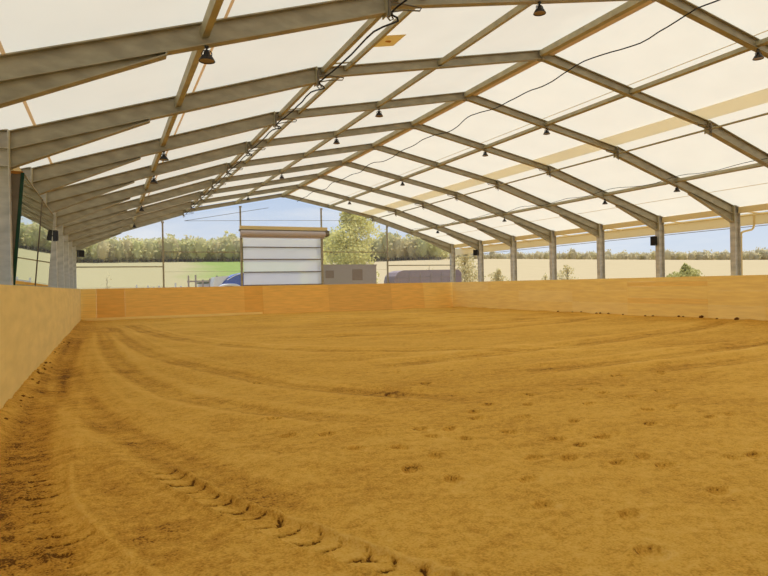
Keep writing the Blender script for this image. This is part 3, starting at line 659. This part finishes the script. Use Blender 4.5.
# ------------------------------------------------------------------ outside: vehicles and trailers
WHITEP = mat('white_paint', (235, 236, 238), .35, spec=.5); BLUEP = mat('blue_paint', (62, 98, 190), .3, spec=.5); TYRE = mat('tyre_rubber', (25, 25, 26), .8)
GREYP = mat('grey_beige_panel', (158, 143, 128), .6, var=.03, scale=1); GREYD = mat('brown_patch_panel', (130, 106, 82), .7); GREYV = mat('violet_grey_tarpaulin', (148, 130, 128), .65, var=.05, scale=2)
GLASSD = mat('dark_glass', (60, 75, 95), .1, spec=.6)
def wheel(parent, x, y, z, r_, w, yaxis=True):
    mb = MB(); n = 18; prof = [(.45 * r_, -w / 2), (.95 * r_, -w / 2), (r_, -w * .35), (r_, w * .35), (.95 * r_, w / 2), (.45 * r_, w / 2), (.4 * r_, w * .3), (.02, w * .3)]
    vs = []
    for q, d in prof:
        for j in range(n): a = 2 * math.pi * j / n; vs.append((x + q * math.cos(a), y + d, z + q * math.sin(a)))
    mb.add(vs, [(i * n + j, i * n + (j + 1) % n, (i + 1) * n + (j + 1) % n, (i + 1) * n + j) for i in range(len(prof) - 1) for j in range(n)], 0, True)
    mb.build('wheel', TYRE, parent)
def extr(mb, prof, y0, y1, mi=0):     # profile in XZ extruded along Y
    n = len(prof); vs = [(x, y0, z) for x, z in prof] + [(x, y1, z) for x, z in prof]
    mb.add(vs, [(i, (i + 1) % n, n + (i + 1) % n, n + i) for i in range(n)] + [tuple(reversed(range(n))), tuple(range(n, 2 * n))], mi)
van = empty('horse_van', (11.2, 48.9, -.1)); tag(van, 'blue horse van with sloping nose parked behind the roller door', 'van')
mb = MB(); extr(mb, [(-3.3, .5), (-3.3, 1.35), (-3.2, 2.0), (-3.0, 2.36), (-2.6, 2.70), (-2.1, 2.95), (-1.3, 3.12), (2.9, 3.14), (3.1, 3.0), (3.15, .5)], -.95, .95); mb.build('body', BLUEP, van)
mb = MB(); extr(mb, [(-3.75, .45), (-3.75, 2.3), (-3.65, 2.76), (-2.5, 2.86), (-3.0, 2.42), (-3.25, 2.0), (-3.35, 1.3), (-3.35, .45)], -.85, .85); mb.build('nose_cowl', WHITEP, van)
mb = MB(); mb.tube([(-3.35 + 0, -.99, 1.9)] + [(-2.55 - .8 * math.cos(a), -.99, 1.9 + .26 * math.sin(a)) for a in np.linspace(.1, 3.04, 10)], .10, 8); mb.tube([(-2.75, -.97, 2.52), (-2.1, -.97, 2.88), (-1.5, -.97, 3.06), (-1.0, -.97, 3.13)], .03, 6); mb.build('arch_trim', WHITEP, van)
mb = MB(); mb.box((-.9, -.97, 1.6), (1.6, -.95, 2.3)); mb.build('side_window', GLASSD, van)
for x in (-2.5, 1.9):
    for y in (-.85, .85): wheel(van, x, y, .42, .42, .22)
tr = empty('box_trailer', (18.75, 49.6, -.1)); tag(tr, 'grey beige box trailer with brown patches, right of the roller door', 'trailer')
mb = MB(); mb.hexa([(-2.75, -1.1, .6), (2.55, -1.1, .6), (2.55, 1.1, .6), (-2.75, 1.1, .6), (-2.75, -1.1, 3.62), (2.55, -1.1, 3.66), (2.55, 1.1, 3.66), (-2.75, 1.1, 3.62)]); mb.box((-2.8, -1.13, 3.6), (2.6, 1.13, 3.7)); mb.build('box_body', GREYP, tr)
mb = MB(); mb.box((-2.1, -1.12, 2.55), (-1.35, -1.1, 3.2)); mb.build('patch', GREYD, tr)
mb = MB(); mb.box((.3, -1.12, 2.35), (1.25, -1.1, 3.3)); mb.build('patch', GREYD, tr)
for x in (-.7, .5): wheel(tr, x, -.98, .38, .38, .2); wheel(tr, x, .98, .38, .38, .2)
tr = empty('horse_trailer', (26.4, 49.6, -.1)); tag(tr, 'long violet grey covered trailer with rounded top, far right in the gable', 'trailer')
mb = MB(); extr(mb, [(-3.4, .5), (-3.4, 2.2), (-3.28, 2.65), (-3.0, 2.98), (-2.5, 3.16), (3.2, 3.2), (3.5, 2.9), (3.5, .5)], -1.1, 1.1); mb.build('cover', GREYV, tr)
mb = MB()
for x in (-3.0, -1.9, -.8, .3, 1.4, 2.5): mb.tube([(x, -1.12, .6), (x, -1.12, 2.9 if x > -2.9 else 2.6)], .03, 6)
mb.tube([(-3.3, -1.12, 2.5), (3.5, -1.12, 2.6)], .025, 6); mb.build('rib', GREYP, tr)
for x in (-.7, .5): wheel(tr, x, -.98, .38, .38, .2); wheel(tr, x, .98, .38, .38, .2)
OLDWOOD = mat('weathered_timber', (176, 160, 148), .8, var=.1, scale=6); WOOL = mat('pale_paint', (225, 222, 220), .8)
def rail_fence(x0, y, n, sp, zt_, label, m):
    r = empty('timber_fence', (x0, y, -.1))
    for i in range(n): mb = MB(); mb.box((i * sp - .06, -.06, 0), (i * sp + .06, .06, zt_ + random.uniform(-.15, .25))); mb.build('fence_post', m, r)
    mb = MB(); mb.box((-.1, .06, zt_ * .55), ((n - 1) * sp + .1, .1, zt_ * .55 + .12)); mb.box((-.1, .06, zt_ * .88), ((n - 1) * sp + .1, .1, zt_ * .88 + .12)); mb.build('fence_rail', m, r)
    tag(r, label, 'fence')
rail_fence(5.9, 50.5, 5, .55, 2.75, 'weathered timber fence posts left of the blue van', OLDWOOD)
mb = MB(); mb.box((6.9, 52.0, -.1), (7.7, 53.0, 2.2)); mb.box((6.85, 51.9, 2.2), (7.8, 53.1, 2.32), 1)
tag(mb.build('feed_shed', [WOOL, GREENF]), 'small pale cabin with green roof edge behind the fence posts', 'shed')
rail_fence(2.3, 56, 9, .45, 2.2, 'low pale fence at the edge of the meadow', WOOL)

# ------------------------------------------------------------------ vegetation
BARK = mat('grey_bark', (140, 125, 105), .9, var=.2, scale=6)
def leaf_cloud(mb, centers, n, ls, rs):
    for _ in range(n):
        c, (rx, ry, rz) = rs.choice(centers); d = Vector((rs.gauss(0, 1), rs.gauss(0, 1), rs.gauss(0, 1))).normalized() * (rs.random() ** .4)
        p = Vector((c[0] + d.x * rx, c[1] + d.y * ry, c[2] + d.z * rz)); a = Vector((rs.gauss(0, 1), rs.gauss(0, 1), rs.gauss(0, 1))).normalized() * ls * rs.uniform(.6, 1.4)
        b_ = a.cross(Vector((rs.gauss(0, 1), rs.gauss(0, 1), rs.gauss(0, 1)))).normalized() * ls * rs.uniform(.5, 1)
        mb.add([p - a, p + b_, p + a, p - b_], [(0, 1, 2, 3)])
def tree(name, x, y, h, w, label, m, cat='tree', group=None, n=1600, ls=.16, base=.25, seed=1, blobs=14, branches=7, trunk=.12):
    rs = random.Random(seed); z0 = terr(x, y); r = empty(name, (x, y, z0)); cs = []
    for i in range(blobs):
        u = base + (1 - base) * (i + .5) / blobs; wid = w * math.sin(math.pi * min(1, .22 + .78 * (u - base) / (1 - base)) ) ** .7 * .5
        a = rs.uniform(0, 6.28); q = rs.random() * wid * .8
        cs.append(((q * math.cos(a), q * math.sin(a), u * h * .95), (wid * .55 + .1, wid * .55 + .1, h * .10 + .1)))
    mb = MB(); leaf_cloud(mb, cs, n, ls, rs); mb.build('foliage', m, r)
    mb = MB(); mb.tube([(0, 0, -.3), (rs.uniform(-.1, .1), 0, h * .4), (0, rs.uniform(-.2, .2), h * .9)], [trunk, trunk * .7, trunk * .15], 7)
    for i in range(branches):
        c = cs[rs.randrange(len(cs))][0]; mb.tube([(0, 0, max(.1, c[2] - h * .18)), (c[0] * .5, c[1] * .5, c[2] - h * .05), c], [trunk * .4, trunk * .25, trunk * .08], 5)
    mb.build('trunk', BARK, r); tag(r, label, cat, group); return r
L_YEL = leafmat('leaf_spring_yellow', (214, 208, 130), (228, 220, 152)); L_OLV = leafmat('leaf_olive', (210, 202, 142), (222, 212, 158))
L_DRY = leafmat('leaf_dry', (214, 200, 150), (224, 212, 166)); L_GRN = leafmat('leaf_fresh', (182, 178, 112), (202, 196, 132))
tree('birch_tree', 29.6, 76, 12.2, 8.5, 'tall pale yellow green tree behind the box trailer', L_YEL, n=9000, ls=.17, base=.12, seed=3, blobs=40, branches=24, trunk=.2)
tree('birch_tree', 22.0, 66, 6.6, 4.2, 'shorter yellow green tree just right of the roller door', L_YEL, n=3600, ls=.16, base=.1, seed=9, blobs=20, branches=10)
tree('shrub', 0.0, 47.4, 3.15, 1.3, 'bare twiggy shrub outside the leftmost gable bay', L_DRY, 'shrub', n=60, ls=.05, seed=4, blobs=9, branches=16, trunk=.04)
tree('shrub', 32.8, 60, 4.2, 2.2, 'bare shrub above the violet grey trailer', L_DRY, 'shrub', n=160, ls=.07, seed=14, blobs=12, branches=18, trunk=.04)
tree('bush', 41.9, 34.2, 3.0, 3.7, 'round green bush right of the post with the speaker', L_GRN, 'bush', n=5000, ls=.09, base=.0, seed=5, blobs=24, trunk=.08)
tree('young_tree', 33.0, 53, 5.2, 4.6, 'loose pale green young tree beside the right corner post of the gable', L_DRY, n=2600, ls=.10, base=.05, seed=6, blobs=22, branches=12)
tree('bush', 35.8, 51, 3.3, 3.6, 'low pale bush between the two farthest right hand posts', L_DRY, 'bush', n=1500, ls=.09, base=.0, seed=7, blobs=16, branches=10)
tree('bush', 42.0, 48, 3.5, 3.6, 'thin spiky yellowish bush seen just right of the fourth post from the gable', L_DRY, 'bush', n=1100, ls=.09, base=.0, seed=8, blobs=14, branches=14)
tree('bush', 38.8, 47.6, 2.7, 2.0, 'small thin bush seen left of the fourth post from the gable', L_DRY, 'bush', n=500, ls=.08, base=.0, seed=18, blobs=10, branches=12)
# woodland belts: crowns nobody could count
def woodland(name, label, az0, az1, r0, r1, n, h0, h1, m, seed, leaves=46):
    rg = np.random.default_rng(seed); az = np.radians(rg.uniform(az0, az1, n)); r_ = rg.uniform(r0, r1, n); X = r_ * np.sin(az); Y = r_ * np.cos(az)
    h = rg.uniform(h0, h1, n) * np.where(rg.random(n) < .05, 1.3, 1.0); w = h * rg.uniform(.30, .48, n); z0 = np.array([terr(a, b_) for a, b_ in zip(X, Y)])
    d = rg.normal(size=(n, leaves, 3)); d /= np.linalg.norm(d, axis=2, keepdims=True); d *= (rg.random((n, leaves, 1)) ** .35)
    c = np.stack([X, Y, z0 + h * .55], 1)[:, None, :] + d * np.stack([w, w, h * .5], 1)[:, None, :]
    a = rg.normal(size=(n, leaves, 3)); a /= np.linalg.norm(a, axis=2, keepdims=True); b_ = np.cross(a, rg.normal(size=a.shape)); b_ /= np.linalg.norm(b_, axis=2, keepdims=True)
    ls = (h[:, None, None] * .055) * rg.uniform(.6, 1.4, (n, leaves, 1)); V = np.stack([c - a * ls, c + b_ * ls, c + a * ls, c - b_ * ls], 2).reshape(-1, 3)
    mb = MB(); mb.v = [tuple(v) for v in V.tolist()]; k = len(V) // 4; mb.f = [(4 * i, 4 * i + 1, 4 * i + 2, 4 * i + 3) for i in range(k)]
    cm = rg.integers(0, len(m), n); mb.m = np.repeat(cm, leaves).tolist(); mb.sm = [False] * k
    for i in range(n):
        vs = []
        for a_ in range(5):
            th = math.pi * (a_ + .05) / 4.1
            for b2 in range(7):
                ph = 2 * math.pi * b2 / 7; q = .45 + .35 * rg.random(); vs.append((X[i] + w[i] * q * math.sin(th) * math.cos(ph), Y[i] + w[i] * q * math.sin(th) * math.sin(ph), z0[i] + h[i] * (.5 + .42 * math.cos(th))))
        mb.add(vs, [(a_ * 7 + b2, a_ * 7 + (b2 + 1) % 7, a_ * 7 + 7 + (b2 + 1) % 7, a_ * 7 + 7 + b2) for a_ in range(4) for b2 in range(7)], int(cm[i]), True)
    for i in range(n): mb.tube([(X[i], Y[i], z0[i] - .5), (X[i], Y[i], z0[i] + h[i] * .5)], h[i] * .02, 4, len(m), False)
    o = mb.build(name, list(m) + [BARK]); tag(o, label, 'woodland', kind='stuff')
WA = leafmat('wood_olive', (206, 198, 142), (216, 208, 154)); WB = leafmat('wood_tan', (214, 200, 150), (222, 210, 164)); WC = leafmat('wood_fresh', (214, 210, 146), (222, 218, 160)); WD = leafmat('wood_grey', (216, 202, 162), (224, 212, 174))  # distance haze is mixed into these washed-out leaf colours
woodland('woodland', 'belt of pale spring woodland on the hillside beyond the gable', -28, 30, 236, 330, 2400, 7.5, 9.2, (WA, WB, WC), 21, 85)
woodland('woodland', 'low tan hedgerow woodland along the skyline beyond the right side', 30.5, 75, 340, 480, 3000, 3.8, 6.3, (WD, WB, WD), 22, 60)
